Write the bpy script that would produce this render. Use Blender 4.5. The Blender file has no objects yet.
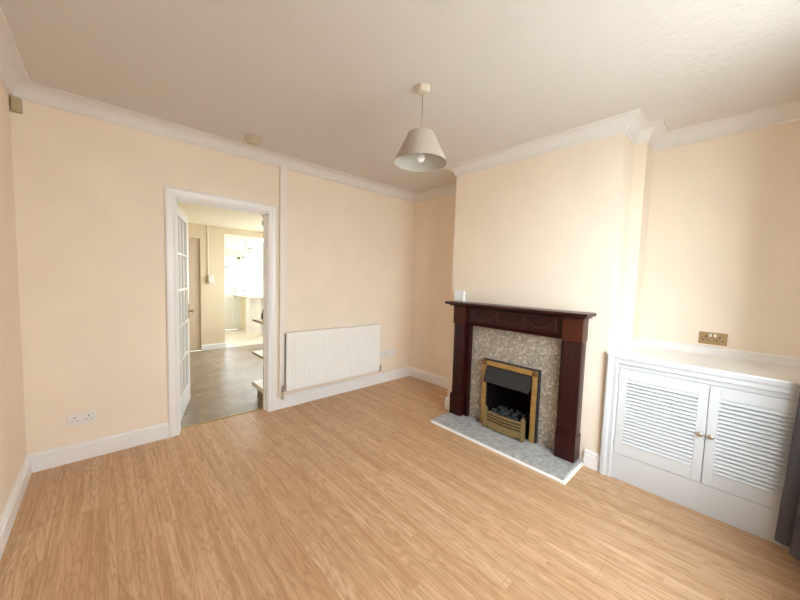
import bpy, bmesh, math, random
from mathutils import Vector, Matrix
random.seed(7)
C = bpy.context.scene.collection
PI = math.pi

# ------------------------------------------------------------------ materials
def new_mat(name):
    m = bpy.data.materials.new(name); m.use_nodes = True
    nt = m.node_tree
    b = nt.nodes['Principled BSDF']
    return m, nt, b

def setb(b, color=None, rough=None, metal=None, spec=None, **kw):
    if color is not None: b.inputs['Base Color'].default_value = (*color, 1)
    if rough is not None: b.inputs['Roughness'].default_value = rough
    if metal is not None: b.inputs['Metallic'].default_value = metal
    if spec is not None: b.inputs['Specular IOR Level'].default_value = spec
    for k, v in kw.items(): b.inputs[k].default_value = v

class N:
    def __init__(s, nt): s.nt = nt
    def node(s, t, **kw):
        n = s.nt.nodes.new(t)
        for k, v in kw.items(): setattr(n, k, v)
        return n
    def put(s, sock, v):
        if hasattr(v, 'is_output') or isinstance(v, bpy.types.NodeSocket): s.nt.links.new(v, sock)
        else: sock.default_value = v
    def math(s, op, a, b=0.0, c=0.0):
        n = s.node('ShaderNodeMath', operation=op)
        for i, v in enumerate((a, b, c)): s.put(n.inputs[i], v)
        return n.outputs[0]
    def coords(s): return s.node('ShaderNodeTexCoord').outputs['Object']
    def sep(s, v):
        n = s.node('ShaderNodeSeparateXYZ'); s.put(n.inputs[0], v); return n.outputs
    def comb(s, x, y, z=0.0):
        n = s.node('ShaderNodeCombineXYZ')
        for i, v in enumerate((x, y, z)): s.put(n.inputs[i], v)
        return n.outputs[0]
    def noise(s, v, scale=5, detail=3, rough=.5, dist=0):
        n = s.node('ShaderNodeTexNoise')
        s.put(n.inputs['Vector'], v); n.inputs['Scale'].default_value = scale
        n.inputs['Detail'].default_value = detail; n.inputs['Roughness'].default_value = rough
        n.inputs['Distortion'].default_value = dist
        return n.outputs[0]
    def white(s, v):
        n = s.node('ShaderNodeTexWhiteNoise', noise_dimensions='3D'); s.put(n.inputs['Vector'], v); return n.outputs['Value']
    def voro(s, v, scale, out='Distance'):
        n = s.node('ShaderNodeTexVoronoi'); s.put(n.inputs['Vector'], v); n.inputs['Scale'].default_value = scale
        return n.outputs[out]
    def ramp(s, f, stops):
        n = s.node('ShaderNodeValToRGB'); s.put(n.inputs[0], f)
        els = n.color_ramp.elements
        while len(els) < len(stops): els.new(.5)
        for e, (p, c) in zip(els, stops): e.position = p; e.color = (*c, 1)
        return n.outputs[0]
    def mix(s, f, a, b, mode='MIX'):
        n = s.node('ShaderNodeMix', data_type='RGBA', blend_type=mode)
        s.put(n.inputs[0], f)
        for i, v in ((6, a), (7, b)):
            s.put(n.inputs[i], (*v, 1) if isinstance(v, tuple) and len(v) == 3 else v)
        return n.outputs[2]
    def bump(s, b, h, strength=.2, dist=.01):
        n = s.node('ShaderNodeBump'); n.inputs['Strength'].default_value = strength; n.inputs['Distance'].default_value = dist
        s.put(n.inputs['Height'], h); s.nt.links.new(n.outputs[0], b.inputs['Normal'])

def plain(name, color, rough=.5, metal=0.0, spec=.5, noise_amt=.03, nscale=8, bump=0, bscale=60):
    m, nt, b = new_mat(name); n = N(nt)
    setb(b, color, rough, metal, spec)
    co = n.coords()
    if noise_amt:
        f = n.noise(co, nscale, 4)
        dark = tuple(c * (1 - noise_amt) for c in color); light = tuple(min(1, c * (1 + noise_amt)) for c in color)
        c = n.ramp(f, [(.3, dark), (.7, light)])
        nt.links.new(c, b.inputs['Base Color'])
    if bump: n.bump(b, n.noise(co, bscale, 5), bump, .004)
    return m

WALL = plain('wall_paint', (.862, .755, .63), .75, spec=.25, noise_amt=.025, nscale=3, bump=.10, bscale=45)
DINWALL = plain('dining_wall_paint', (.74, .63, .46), .7, spec=.3, noise_amt=.02, nscale=3)
KITWALL = plain('kitchen_wall_paint', (.84, .78, .64), .6, spec=.3, noise_amt=.02)
GLOSS = plain('white_gloss_paint', (.86, .85, .845), .3, spec=.5, noise_amt=.015, nscale=5)
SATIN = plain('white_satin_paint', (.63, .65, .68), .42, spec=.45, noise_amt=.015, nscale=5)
COVE = plain('coving_white', (.77, .74, .71), .7, spec=.3, noise_amt=.02)
CREAM = plain('cream_paint', (.84, .785, .71), .6, spec=.3, noise_amt=.015)
BEIGEDOOR = plain('beige_door_paint', (.62, .50, .38), .5, noise_amt=.02)
RADWHITE = plain('radiator_enamel', (.89, .88, .855), .28, noise_amt=.01)
PLASTIC = plain('white_plastic', (.80, .78, .76), .35, noise_amt=.01)
BRIGHTP = plain('bright_white_plastic', (.9, .92, .92), .35, noise_amt=.01)
CREAMP = plain('aged_cream_plastic', (.50, .41, .25), .45, noise_amt=.04)
DETP = plain('detector_plastic', (.64, .57, .47), .5, noise_amt=.02)
SMOKEP = plain('yellowed_detector_plastic', (.60, .50, .38), .5, noise_amt=.02)
DARKSLOT = plain('dark_slot', (.02, .02, .02), .6, noise_amt=0)
PINGREY = plain('pin_hole_grey', (.30, .27, .25), .6, noise_amt=0)
KTILE = plain('kitchen_floor_cream', (.70, .63, .53), .3, noise_amt=.08, nscale=5)
HEDGE = plain('hedge_green', (.16, .21, .12), .9, noise_amt=.4, nscale=20)
GREYMETAL = plain('grey_metal', (.45, .44, .43), .3, metal=.9, noise_amt=.03)
GAPSHADE = plain('radiator_gap_shade', (.06, .055, .05), .5, noise_amt=.05)  # near-black: shade behind the radiator put into the colour
BRASS = plain('antique_brass', (.50, .34, .13), .38, metal=.75, noise_amt=.12, nscale=25)
OLDBRASS = plain('dull_brass', (.34, .25, .12), .42, metal=.7, noise_amt=.15, nscale=40)
BROWNBRASS = plain('bronzed_brass', (.22, .10, .04), .45, metal=.6, noise_amt=.2, nscale=60)
PLATEBRASS = plain('brushed_brass_plate', (.42, .29, .15), .35, metal=.7, noise_amt=.06, nscale=30)
BLACKM = plain('black_metal', (.016, .016, .018), .42, noise_amt=.1)
HOODM = plain('hood_black_metal', (.028, .028, .032), .33, metal=.2, noise_amt=.1, nscale=20)
FIREBOX = plain('firebox_dark', (.006, .0035, .003), .9, spec=.08, noise_amt=.2)
COAL = plain('coal', (.028, .030, .034), .55, noise_amt=.5, nscale=70, bump=.5, bscale=120)
KNOBM = plain('brushed_nickel_knob', (.50, .44, .36), .28, metal=.9, noise_amt=.03)
CURT = plain('curtain_fabric', (.20, .185, .205), .95, spec=.1, noise_amt=.12, nscale=90, bump=.3, bscale=400)
CORD = plain('cord', (.45, .38, .30), .6, noise_amt=.02)
SHADEIN = plain('shade_lining', (.52, .50, .45), .8, noise_amt=.01)
UPVC = plain('upvc', (.85, .86, .86), .3, noise_amt=.01)
TOPW = plain('worktop_pale', (.80, .78, .72), .3, noise_amt=.05)
BRSHADE = plain('brown_and_shelf_shade', (.28, .22, .17), .5, noise_amt=.1)  # paints shade on shelf edges and plinth; the spotlight mount's own brown
SHELFW = plain('shelf_cream', (.82, .78, .66), .35, noise_amt=.02)
DARKG = plain('dark_bottle', (.03, .05, .03), .2, noise_amt=.05)
THRESH = plain('threshold_strip_metal', (.55, .40, .18), .35, metal=.8, noise_amt=.08)
PAVE = plain('paving', (.60, .59, .57), .9, noise_amt=.15, nscale=4)
RENDERW = plain('pale_render', (.34, .29, .27), .9, noise_amt=.05)
PINKF = plain('red_fence_paint', (.24, .12, .12), .8, noise_amt=.1)
SLATE = plain('slate_roof', (.09, .105, .125), .7, noise_amt=.2, nscale=6)
COPPER = plain('painted_pipe', (.62, .55, .48), .4, noise_amt=.05)

def glass(name, tint=(1, 1, 1), rough=0.0):
    m, nt, b = new_mat(name)
    nt.nodes.remove(b)
    out = [x for x in nt.nodes if x.type == 'OUTPUT_MATERIAL'][0]
    tr = nt.nodes.new('ShaderNodeBsdfTransparent'); tr.inputs[0].default_value = (*tint, 1)
    gl = nt.nodes.new('ShaderNodeBsdfGlossy'); gl.inputs['Roughness'].default_value = .02
    mx = nt.nodes.new('ShaderNodeMixShader')
    lw = nt.nodes.new('ShaderNodeLayerWeight'); n = N(nt)
    fr = n.math('ADD', n.math('MULTIPLY', n.math('POWER', lw.outputs['Facing'], 5.0), .6), .03)
    nt.links.new(fr, mx.inputs[0]); nt.links.new(tr.outputs[0], mx.inputs[1]); nt.links.new(gl.outputs[0], mx.inputs[2])
    nt.links.new(mx.outputs[0], out.inputs[0])
    return m
GLASS = glass('clear_glass', (.96, .97, .96))
BULBG = glass('bulb_glass', (.93, .92, .88))

def mk_ceiling():
    m, nt, b = new_mat('ceiling_stipple'); n = N(nt)
    setb(b, (.69, .655, .615), .85, spec=.15)
    co = n.coords()
    h = n.math('ADD', n.noise(co, 28, 6, .65, .6), n.math('MULTIPLY', n.noise(co, 9, 3, .5, 1.2), .6))
    n.bump(b, h, .34, .012)
    return m
CEIL = mk_ceiling()
DINCEIL = plain('dining_ceiling_paint', (.84, .77, .62), .8, spec=.2, noise_amt=.02)

def mk_laminate():
    m, nt, b = new_mat('oak_laminate'); n = N(nt)
    co = n.coords(); s = n.sep(co); x, y = s[0], s[1]
    xs = n.math('DIVIDE', x, .0637); i = n.math('FLOOR', xs)
    off = n.math('MULTIPLY', n.white(n.comb(i, 3.3, 1.7)), 5.0)
    ys = n.math('ADD', n.math('DIVIDE', y, 1.25), off); j = n.math('FLOOR', ys)
    r = n.white(n.comb(i, j, .5)); r2 = n.white(n.comb(j, i, 9.5))
    ox = n.math('MULTIPLY', r, 37.0); oy = n.math('MULTIPLY', r2, 23.0)
    # fine fibres running along the plank
    fib = n.noise(n.comb(n.math('ADD', n.math('MULTIPLY', x, 42), ox), n.math('ADD', n.math('MULTIPLY', y, 1.0), oy), 0.0), 1.0, 4, .62)
    pores = n.noise(n.comb(n.math('ADD', n.math('MULTIPLY', x, 230), ox), n.math('ADD', n.math('MULTIPLY', y, 9), oy), 2.0), 1.0, 2, .5)
    # broad cathedral figure
    big = n.noise(n.comb(n.math('ADD', n.math('MULTIPLY', x, 11), ox), n.math('ADD', n.math('MULTIPLY', y, 1.1), oy), 4.0), 1.0, 2, .45, .3)
    ring = n.math('ABSOLUTE', n.math('SINE', n.math('MULTIPLY', big, 46)))
    ring = n.math('POWER', ring, .6)
    base = n.ramp(r, [(0, (.60, .37, .21)), (.3, (.635, .405, .24)), (.65, (.66, .43, .26)), (1, (.695, .47, .295))])
    c = n.mix(n.math('MULTIPLY', n.math('SUBTRACT', 1.0, ring), .52), base, (.35, .182, .08))
    f = n.ramp(fib, [(.36, (0, 0, 0)), (.60, (1, 1, 1))])
    fs = n.node('ShaderNodeRGBToBW'); nt.links.new(f, fs.inputs[0])
    c = n.mix(n.math('MULTIPLY', n.math('SUBTRACT', 1.0, fs.outputs[0]), .55), c, (.37, .20, .09))
    c = n.mix(n.math('MULTIPLY', n.math('GREATER_THAN', pores, .60), .42), c, (.30, .155, .07))
    # plank joints
    p = n.math('FRACT', n.math('DIVIDE', x, .191)); pid = n.math('FLOOR', n.math('DIVIDE', x, .191))
    e1 = n.math('LESS_THAN', p, .012)
    q = n.math('FRACT', n.math('ADD', n.math('DIVIDE', y, 1.28), n.math('MULTIPLY', n.white(n.comb(pid, 8.1, 2.2)), 3.0)))
    e2 = n.math('LESS_THAN', q, .0022)
    e = n.math('MULTIPLY', n.math('MAXIMUM', e1, e2), .35)
    c = n.mix(e, c, (.20, .10, .045))
    nt.links.new(c, b.inputs['Base Color'])
    setb(b, rough=.36, spec=.42)
    rr = n.math('ADD', .30, n.math('MULTIPLY', fib, .16)); nt.links.new(rr, b.inputs['Roughness'])
    n.bump(b, n.math('SUBTRACT', fib, n.math('MULTIPLY', e, 2.0)), .06, .002)
    return m
LAM = mk_laminate()

def mk_vinyl():
    m, nt, b = new_mat('grey_brown_vinyl'); n = N(nt)
    co = n.coords()
    f = n.noise(co, 3.2, 6, .62, .8); f2 = n.noise(co, 22, 4, .6)
    c = n.ramp(n.math('ADD', n.math('MULTIPLY', f, .75), n.math('MULTIPLY', f2, .25)), [(.3, (.19, .14, .10)), (.5, (.29, .225, .165)), (.72, (.47, .39, .31))])
    nt.links.new(c, b.inputs['Base Color']); setb(b, rough=.34, spec=.5)
    return m
VINYL = mk_vinyl()

def mk_granite(name, stops, flake, fl_amt, scale=58):
    m, nt, b = new_mat(name); n = N(nt)
    co = n.coords()
    wob = n.node('ShaderNodeVectorMath', operation='ADD')
    nz = n.node('ShaderNodeTexNoise'); nt.links.new(co, nz.inputs['Vector']); nz.inputs['Scale'].default_value = 14
    sc = n.node('ShaderNodeVectorMath', operation='SCALE'); nt.links.new(nz.outputs['Color'], sc.inputs[0]); sc.inputs['Scale'].default_value = .08
    nt.links.new(co, wob.inputs[0]); nt.links.new(sc.outputs[0], wob.inputs[1]); v = wob.outputs[0]
    f = n.math('ADD', n.math('MULTIPLY', n.noise(v, 20, 5, .6), .5), n.math('MULTIPLY', n.noise(v, 80, 4, .65), .5))
    c = n.ramp(f, stops)
    vc = n.node('ShaderNodeTexVoronoi'); nt.links.new(v, vc.inputs['Vector']); vc.inputs['Scale'].default_value = scale
    pick = n.sep(vc.outputs['Color'])
    sel = n.math('MULTIPLY', n.math('GREATER_THAN', pick[0], .74), n.math('LESS_THAN', vc.outputs['Distance'], .58))
    c = n.mix(n.math('MULTIPLY', sel, fl_amt), c, flake)
    sel2 = n.math('MULTIPLY', n.math('GREATER_THAN', pick[1], .78), n.math('LESS_THAN', vc.outputs['Distance'], .4))
    c = n.mix(n.math('MULTIPLY', sel2, .4), c, stops[0][1])
    big = n.voro(v, 7.5); sel3 = n.math('LESS_THAN', big, .16)
    c = n.mix(n.math('MULTIPLY', sel3, fl_amt * .8), c, flake)
    nt.links.new(c, b.inputs['Base Color']); setb(b, rough=.24, spec=.5)
    return m
MARBLE = mk_granite('conglomerate_marble', [(.32, (.17, .145, .12)), (.5, (.29, .255, .215)), (.68, (.42, .37, .31))], (.62, .52, .42), .62)
HEARTHM = mk_granite('grey_hearth_marble', [(.34, (.27, .275, .275)), (.5, (.40, .405, .405)), (.66, (.54, .545, .54))], (.64, .58, .52), .32)

def mk_wood(name, a, bcol, rough=.28, axis='z', sc=1.0):
    m, nt, b = new_mat(name); n = N(nt)
    s = n.sep(n.coords()); x, y, z = s[0], s[1], s[2]
    if axis == 'z': v = n.comb(n.math('MULTIPLY', x, 55), n.math('MULTIPLY', y, 55), n.math('MULTIPLY', z, 3))
    else: v = n.comb(n.math('MULTIPLY', x, 55), n.math('MULTIPLY', y, 3), n.math('MULTIPLY', z, 55))
    f = n.noise(v, sc, 4, .6, .3)
    nt.links.new(n.ramp(f, [(.3, a), (.7, bcol)]), b.inputs['Base Color'])
    setb(b, rough=rough, spec=.28)
    return m
MAHOG = mk_wood('dark_mahogany', (.013, .0020, .002), (.037, .0058, .005))
MAHOGH = mk_wood('dark_mahogany_rail', (.013, .0020, .002), (.037, .0058, .005), axis='y')
MAHOGL = mk_wood('red_mahogany_veneer', (.042, .008, .003), (.078, .018, .006), .3)
SWAG = mk_wood('pale_mahogany_moulding', (.05, .018, .014), (.09, .036, .028), .3, axis='y')  # swag relief in a paler mahogany tone than the frieze

def mk_fabric_shade():
    m, nt, b = new_mat('linen_shade'); n = N(nt)
    co = n.coords(); s = n.sep(co)
    f = n.noise(n.comb(n.math('MULTIPLY', s[0], 60), n.math('MULTIPLY', s[1], 60), n.math('MULTIPLY', s[2], 420)), 1, 3, .6)
    c = n.ramp(f, [(.3, (.42, .36, .295)), (.7, (.54, .47, .39))])
    nt.links.new(c, b.inputs['Base Color']); setb(b, rough=.9, spec=.15)
    n.bump(b, f, .15, .002)
    return m
LINEN = mk_fabric_shade()

# ------------------------------------------------------------------ mesh helpers
def BM(): return bmesh.new()
def box(bm, lo, hi, bev=0, seg=2):
    lo2 = [min(a, b) for a, b in zip(lo, hi)]; hi2 = [max(a, b) for a, b in zip(lo, hi)]
    r = bmesh.ops.create_cube(bm, size=1)
    vs = r['verts']
    for v in vs:
        v.co = Vector([lo2[k] + (v.co[k] + .5) * (hi2[k] - lo2[k]) for k in range(3)])
    if bev:
        es = list({e for v in vs for e in v.link_edges})
        bmesh.ops.bevel(bm, geom=es, offset=bev, segments=seg, affect='EDGES', profile=.5, clamp_overlap=True)
def prism(bm, pts, axis, a, b):
    """extrude a closed 2-D outline (pts in the other two axes, in order) along axis from a to b"""
    o = [k for k in range(3) if k != axis]
    def mk(t):
        out = []
        for p in pts:
            c = [0, 0, 0]; c[axis] = t; c[o[0]] = p[0]; c[o[1]] = p[1]
            out.append(bm.verts.new(c))
        return out
    A, B = mk(a), mk(b); n = len(pts)
    bm.faces.new(A); bm.faces.new(list(reversed(B)))
    for k in range(n): bm.faces.new((A[k], B[k], B[(k + 1) % n], A[(k + 1) % n]))
def lathe(bm, prof, c=(0, 0, 0), axis=(0, 0, 1), seg=32):
    ax = Vector(axis).normalized(); q = Vector((0, 0, 1)).rotation_difference(ax)
    rings = []
    for r, h in prof:
        if r < 1e-6: rings.append([bm.verts.new(Vector(c) + q @ Vector((0, 0, h)))])
        else: rings.append([bm.verts.new(Vector(c) + q @ Vector((r * math.cos(2 * PI * k / seg), r * math.sin(2 * PI * k / seg), h))) for k in range(seg)])
    for A, B in zip(rings, rings[1:]):
        for k in range(seg):
            k2 = (k + 1) % seg
            if len(A) == 1 and len(B) == 1: continue
            if len(A) == 1: bm.faces.new((A[0], B[k], B[k2]))
            elif len(B) == 1: bm.faces.new((A[k], B[0], A[k2]))
            else: bm.faces.new((A[k], A[k2], B[k2], B[k]))
def tube(bm, pts, r, seg=8):
    pts = [Vector(p) for p in pts]; rings = []
    up = Vector((0, 0, 1))
    for i, p in enumerate(pts):
        t = (pts[min(i + 1, len(pts) - 1)] - pts[max(i - 1, 0)]).normalized()
        a = t.cross(up)
        if a.length < 1e-3: a = t.cross(Vector((1, 0, 0)))
        a.normalize(); b = t.cross(a).normalized()
        rr = r[i] if isinstance(r, (list, tuple)) else r
        rings.append([bm.verts.new(p + a * rr * math.cos(2 * PI * k / seg) + b * rr * math.sin(2 * PI * k / seg)) for k in range(seg)])
    for A, B in zip(rings, rings[1:]):
        for k in range(seg): bm.faces.new((A[k], A[(k + 1) % seg], B[(k + 1) % seg], B[k]))
    bm.faces.new(list(reversed(rings[0]))); bm.faces.new(rings[-1])
def sweep(bm, path, prof, closed=False):
    """prof: closed outline of (offset to the right of the walking direction, z); mitred along plan path"""
    P = [Vector(p) for p in path]; n = len(P); rows = []
    def nrm(a, b): d = (b - a).normalized(); return Vector((d.y, -d.x))
    for i in range(n):
        if closed or 0 < i < n - 1:
            n1 = nrm(P[i - 1], P[i]); n2 = nrm(P[i], P[(i + 1) % n])
            m = (n1 + n2); m = m / (1 + n1.dot(n2))
        elif i == 0: m = nrm(P[0], P[1])
        else: m = nrm(P[-2], P[-1])
        rows.append([bm.verts.new((P[i].x + m.x * u, P[i].y + m.y * u, z)) for u, z in prof])
    k = len(prof)
    R = range(n) if closed else range(n - 1)
    for i in R:
        A, B = rows[i], rows[(i + 1) % n]
        for j in range(k): bm.faces.new((A[j], B[j], B[(j + 1) % k], A[(j + 1) % k]))
    if not closed: bm.faces.new(list(reversed(rows[0]))); bm.faces.new(rows[-1])
def obj(name, bm, mat, parent=None, smooth=None, origin=None):
    bmesh.ops.recalc_face_normals(bm, faces=bm.faces[:])
    me = bpy.data.meshes.new(name)
    if origin is not None: bmesh.ops.translate(bm, vec=-Vector(origin), verts=bm.verts[:])
    bm.to_mesh(me); bm.free()
    if smooth is not None:
        me.polygons.foreach_set('use_smooth', [True] * len(me.polygons))
        me.set_sharp_from_angle(angle=math.radians(smooth))
    me.materials.append(mat)
    o = bpy.data.objects.new(name, me); C.objects.link(o)
    if origin is not None: o.location = origin
    if parent is not None:
        o.parent = parent
        o.matrix_parent_inverse = wm(parent).inverted()
    return o
def wm(o):
    m = o.matrix_basis.copy()
    p = o
    while p.parent is not None:
        m = p.parent.matrix_basis @ p.matrix_parent_inverse @ m if False else p.parent.matrix_basis @ p.matrix_parent_inverse @ m
        p = p.parent
    return m
def tag(o, label, cat, group=None, kind=None):
    o['label'] = label; o['category'] = cat
    if group: o['group'] = group
    if kind: o['kind'] = kind
    return o
def thing(name, label, cat, loc, group=None):
    o = bpy.data.objects.new(name, None); C.objects.link(o); o.location = loc; o.empty_display_size = .1
    return tag(o, label, cat, group)
def struct(name, bm, mat, label, cat, parent=None, smooth=None):
    o = obj(name, bm, mat, parent, smooth); 
    if parent is None: tag(o, label, cat)
    o['kind'] = 'structure'
    return o
def mb(*boxes, bev=0):
    bm = BM()
    for lo, hi in boxes: box(bm, lo, hi, bev)
    return bm
def bxo(name, lo, hi, mat, parent=None, bev=0): return obj(name, mb((lo, hi), bev=bev), mat, parent)

# ------------------------------------------------------------------ measured room
W, D = 3.609, .52
YL, YR = -1.106, -2.551
YF = -3.62
H = 2.535
HC = 2.443

# ---- shell
struct('floor', mb(((-W - .1, YF - .1, -.06), (.1, .104, 0))), LAM, 'oak laminate floor of the empty living room', 'floor')
PY_ = 3.283
struct('floor_kitchen', mb(((-1.8, PY_ + .02, -.06), (.8, 5.45, -.001))), KTILE, 'pale cream kitchen floor', 'floor')
struct('floor_dining', mb(((-3.3, .104, -.06), (-.42, PY_ + .02, -.001))), VINYL, 'mottled grey vinyl floor beyond the doorway', 'floor')
struct('ceiling', mb(((-W - .1, YF - .1, H), (.1, .12, H + .1))), CEIL, 'textured white living room ceiling', 'ceiling')
DX0, DX1, DH = -2.766, -2.009, 1.991
struct('wall_back', mb(((-W, 0, 0), (DX0, .12, H)), ((DX1, 0, 0), (0.1, .12, H)), ((DX0, 0, DH), (DX1, .12, H))), WALL, 'peach painted wall with the doorway and radiator', 'wall')
struct('wall_left', mb(((-W - .1, YF - .1, 0), (-W, .12, H))), WALL, 'peach painted wall at the left edge', 'wall')
struct('wall_right', mb(((0, YF - .1, 0), (.12, .0, H))), WALL, 'peach painted alcove wall above the cupboard', 'wall')
# chimney breast with the fire opening left in it
FY0, FY1, FZ = -1.60, -2.04, .61
struct('wall_chimney', mb(((-.28, YR, 0), (0, YL, H)), ((-D, FY0, 0), (-.28, YL, H)), ((-D, YR, 0), (-.28, FY1, H)), ((-D, FY1, FZ), (-.28, FY0, H))), WALL, 'peach chimney breast behind the fireplace', 'wall')
bm = BM(); lathe(bm, [(0, .002), (.008, .0018), (.010, 0)], (-D, -1.52, 1.935), (-1, 0, 0), 16)
bmesh.ops.scale(bm, vec=(1, 1, 2.6), space=Matrix.Translation((D, 1.52, -1.935)), verts=bm.verts[:])
struct('wall_patch', bm, CREAM, 'small pale filler mark high on the chimney breast', 'filler mark', smooth=40)
# pipe boxing in the alcove corner
struct('wall_boxing', mb(((-.233, -2.634, .905), (0, YR, H)), bev=.003), WALL, 'slim boxed-in corner between chimney breast and right alcove', 'pipe boxing')
# front wall with the window that lights the room
WX0, WX1, WZ0, WZ1 = -2.4, -.88, .55, 2.36
struct('wall_front', mb(((-W, YF - .10, 0), (WX0, YF, H)), ((WX1, YF - .10, 0), (0, YF, H)), ((WX0, YF - .10, 0), (WX1, YF, WZ0)), ((WX0, YF - .10, WZ1), (WX1, YF, H))), WALL, 'front wall holding the window behind the viewpoint', 'wall')
def window(name, x0, x1, z0, z1, y, label, nm=2):
    f = .055
    bm = BM()
    box(bm, (x0, y - .03, z0), (x0 + f, y + .03, z1), .004); box(bm, (x1 - f, y - .03, z0), (x1, y + .03, z1), .004)
    box(bm, (x0, y - .03, z0), (x1, y + .03, z0 + f), .004); box(bm, (x0, y - .03, z1 - f), (x1, y + .03, z1), .004)
    for k in range(1, nm):
        xm = x0 + (x1 - x0) * k / nm; box(bm, (xm - f / 2, y - .028, z0), (xm + f / 2, y + .028, z1), .004)
    o = struct(name, bm, UPVC, label, 'window')
    struct('pane', mb(((x0 + f, y - .003, z0 + f), (x1 - f, y + .003, z1 - f))), GLASS, '', '', o)
    return o
w1 = window('window_1', WX0, WX1, WZ0, WZ1, YF - .06, 'white framed front window lighting the room', 2)
struct('sill', mb(((WX0 + .001, YF - .03, WZ0), (WX1 - .001, YF + .05, WZ0 + .025)), bev=.004), GLOSS, '', '', w1)

# ---- coving, swept round the whole room
r = H - HC
prof = [(0, HC), (.006, HC), (.012, HC + .008)]
for k in range(9):
    a = PI / 2 * k / 8
    prof.append((.014 + (r - .016) * (1 - math.cos(a)), HC + .010 + (r - .016) * math.sin(a)))
prof += [(r + .004, H - .006), (r + .008, H), (0, H)]
plan = [(-W, YF), (-W, 0), (0, 0), (0, YL), (-D, YL), (-D, YR), (-.233, YR), (-.233, -2.634), (0, -2.634), (0, YF)]
bm = BM(); sweep(bm, plan, prof, closed=True)
struct('trim_1', bm, COVE, 'white plaster coving round the living room ceiling', 'coving', smooth=35)
# ---- skirting boards
SK = .128
sprof = [(0, 0), (.020, 0), (.020, SK - .036), (.012, SK - .032), (.012, SK - .028), (.017, SK - .024), (.017, SK - .016), (.011, SK - .004), (.006, SK), (0, SK)]
def skirting(name, path, label):
    bm = BM(); sweep(bm, path, sprof); return struct(name, bm, GLOSS, label, 'skirting board', smooth=40)
skirting('baseboard_left', [(-W, YF), (-W, 0), (-2.834, 0)], 'white skirting board running left of the doorway')
skirting('baseboard_back', [(-1.947, 0), (0, 0), (0, YL), (-D, YL), (-D, -1.222)], 'white skirting board under the radiator and into the alcove')
skirting('baseboard_chimney', [(-D, -2.449), (-D, YR)], 'short white skirting board between hearth and cupboard')

# ---- doorway: lining, architrave, threshold
bm = mb(((DX0, 0, 0), (DX0 + .012, .12, DH)), ((DX1 - .012, 0, 0), (DX1, .12, DH)), ((DX0, 0, DH - .012), (DX1, .12, DH)))
st = .012
box(bm, (DX0 + .012, .045, 0), (DX0 + .012 + st, .075, DH - .012)); box(bm, (DX1 - .012 - st, .045, 0), (DX1 - .012, .075, DH - .012))
box(bm, (DX0 + .012, .045, DH - .012 - st), (DX1 - .012, .075, DH - .012))
struct('trim_2', bm, GLOSS, 'white wooden lining inside the doorway', 'door lining')
ap = [(-.000, 0), (.0, .014), (.010, .020), (.020, .017), (.030, .017), (.036, .021), (.056, .024), (.068, .022), (.076, .012), (.076, 0)]
def architrave(y, sgn, name, label, x0, x1, z):
    """moulded frame: profile (distance out from the opening, thickness), mitred at the top corners"""
    bm = BM(); rows = []
    for (px, pz, dx, dz) in ((x0, 0, -1, 0), (x0, z, -1, 1), (x1, z, 1, 1), (x1, 0, 1, 0)):
        rows.append([bm.verts.new((px + dx * u, y + sgn * t, pz + dz * u)) for u, t in ap])
    k = len(ap)
    for A, B in zip(rows, rows[1:]):
        for j in range(k): bm.faces.new((A[j], B[j], B[(j + 1) % k], A[(j + 1) % k]))
    bm.faces.new(rows[0]); bm.faces.new(list(reversed(rows[-1])))
    return struct(name, bm, GLOSS, label, 'architrave')
architrave(0, -1, 'trim_3', 'white moulded architrave framing the doorway', -2.760, -2.015, 1.985)
bm = BM(); prism(bm, [(.090, 0), (.095, .004), (.105, .006), (.115, .004), (.12, 0)], 0, DX0 + .012, DX1 - .012)
struct('trim_4', bm, THRESH, 'thin brass threshold strip across the doorway', 'threshold strip')
# vertical trunking right of the doorway
struct('trim_5', mb(((-1.911, -.036, .112), (-1.844, 0, HC + .01)), bev=.004), CREAM, 'cream vertical pipe trunking between doorway and radiator', 'trunking')

# ---- glazed door standing open in the next room
hx, hy = -2.742, .128
ang = math.radians(74.0)
def door_box(bm, u0, u1, w0, w1, z0, z1, bev=.003):
    b2 = BM(); box(b2, (u0, w0, z0), (u1, w1, z1), bev)
    b2.transform(Matrix.Translation((hx, hy, 0)) @ Matrix.Rotation(ang, 4, 'Z'))
    me = bpy.data.meshes.new('t'); b2.to_mesh(me); b2.free(); bm.from_mesh(me); bpy.data.meshes.remove(me)
DW, DZ0, DZ1, TH = .728, .008, 1.968, .036
bm = BM()
door_box(bm, 0, .095, 0, TH, DZ0, DZ1); door_box(bm, DW - .095, DW, 0, TH, DZ0, DZ1)
door_box(bm, .095, DW - .095, .001, TH - .001, DZ1 - .085, DZ1 - .001); door_box(bm, .095, DW - .095, .001, TH - .001, DZ0 + .001, .215)
gz0, gz1 = .215, DZ1 - .085
for k in range(1, 5):
    z = gz0 + (gz1 - gz0) * k / 5; door_box(bm, .095, DW - .095, .004, TH - .004, z - .011, z + .011, .004)
for k in (1, 2):
    u = .095 + (DW - .19) * k / 3; door_box(bm, u - .011, u + .011, .0045, TH - .0045, gz0, gz1, .004)
d1 = struct('door_1', bm, GLOSS, 'white glazed door with small panes standing open beyond the doorway', 'door')
bm = BM(); door_box(bm, .095, DW - .095, .016, .020, gz0, gz1, 0)
struct('pane', bm, GLASS, '', '', d1)
def dp(u, w, z): return Matrix.Translation((hx, hy, 0)) @ Matrix.Rotation(ang, 4, 'Z') @ Vector((u, w, z))
bm = BM()
for s_ in (-1,):
    tube(bm, [dp(DW - .05, .0, .975), dp(DW - .05, -.045, .975)], .010, 10)
    tube(bm, [dp(DW - .045, -.045, .975), dp(DW - .09, -.048, .976), dp(DW - .15, -.045, .972)], [.010, .009, .007], 10)
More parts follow.
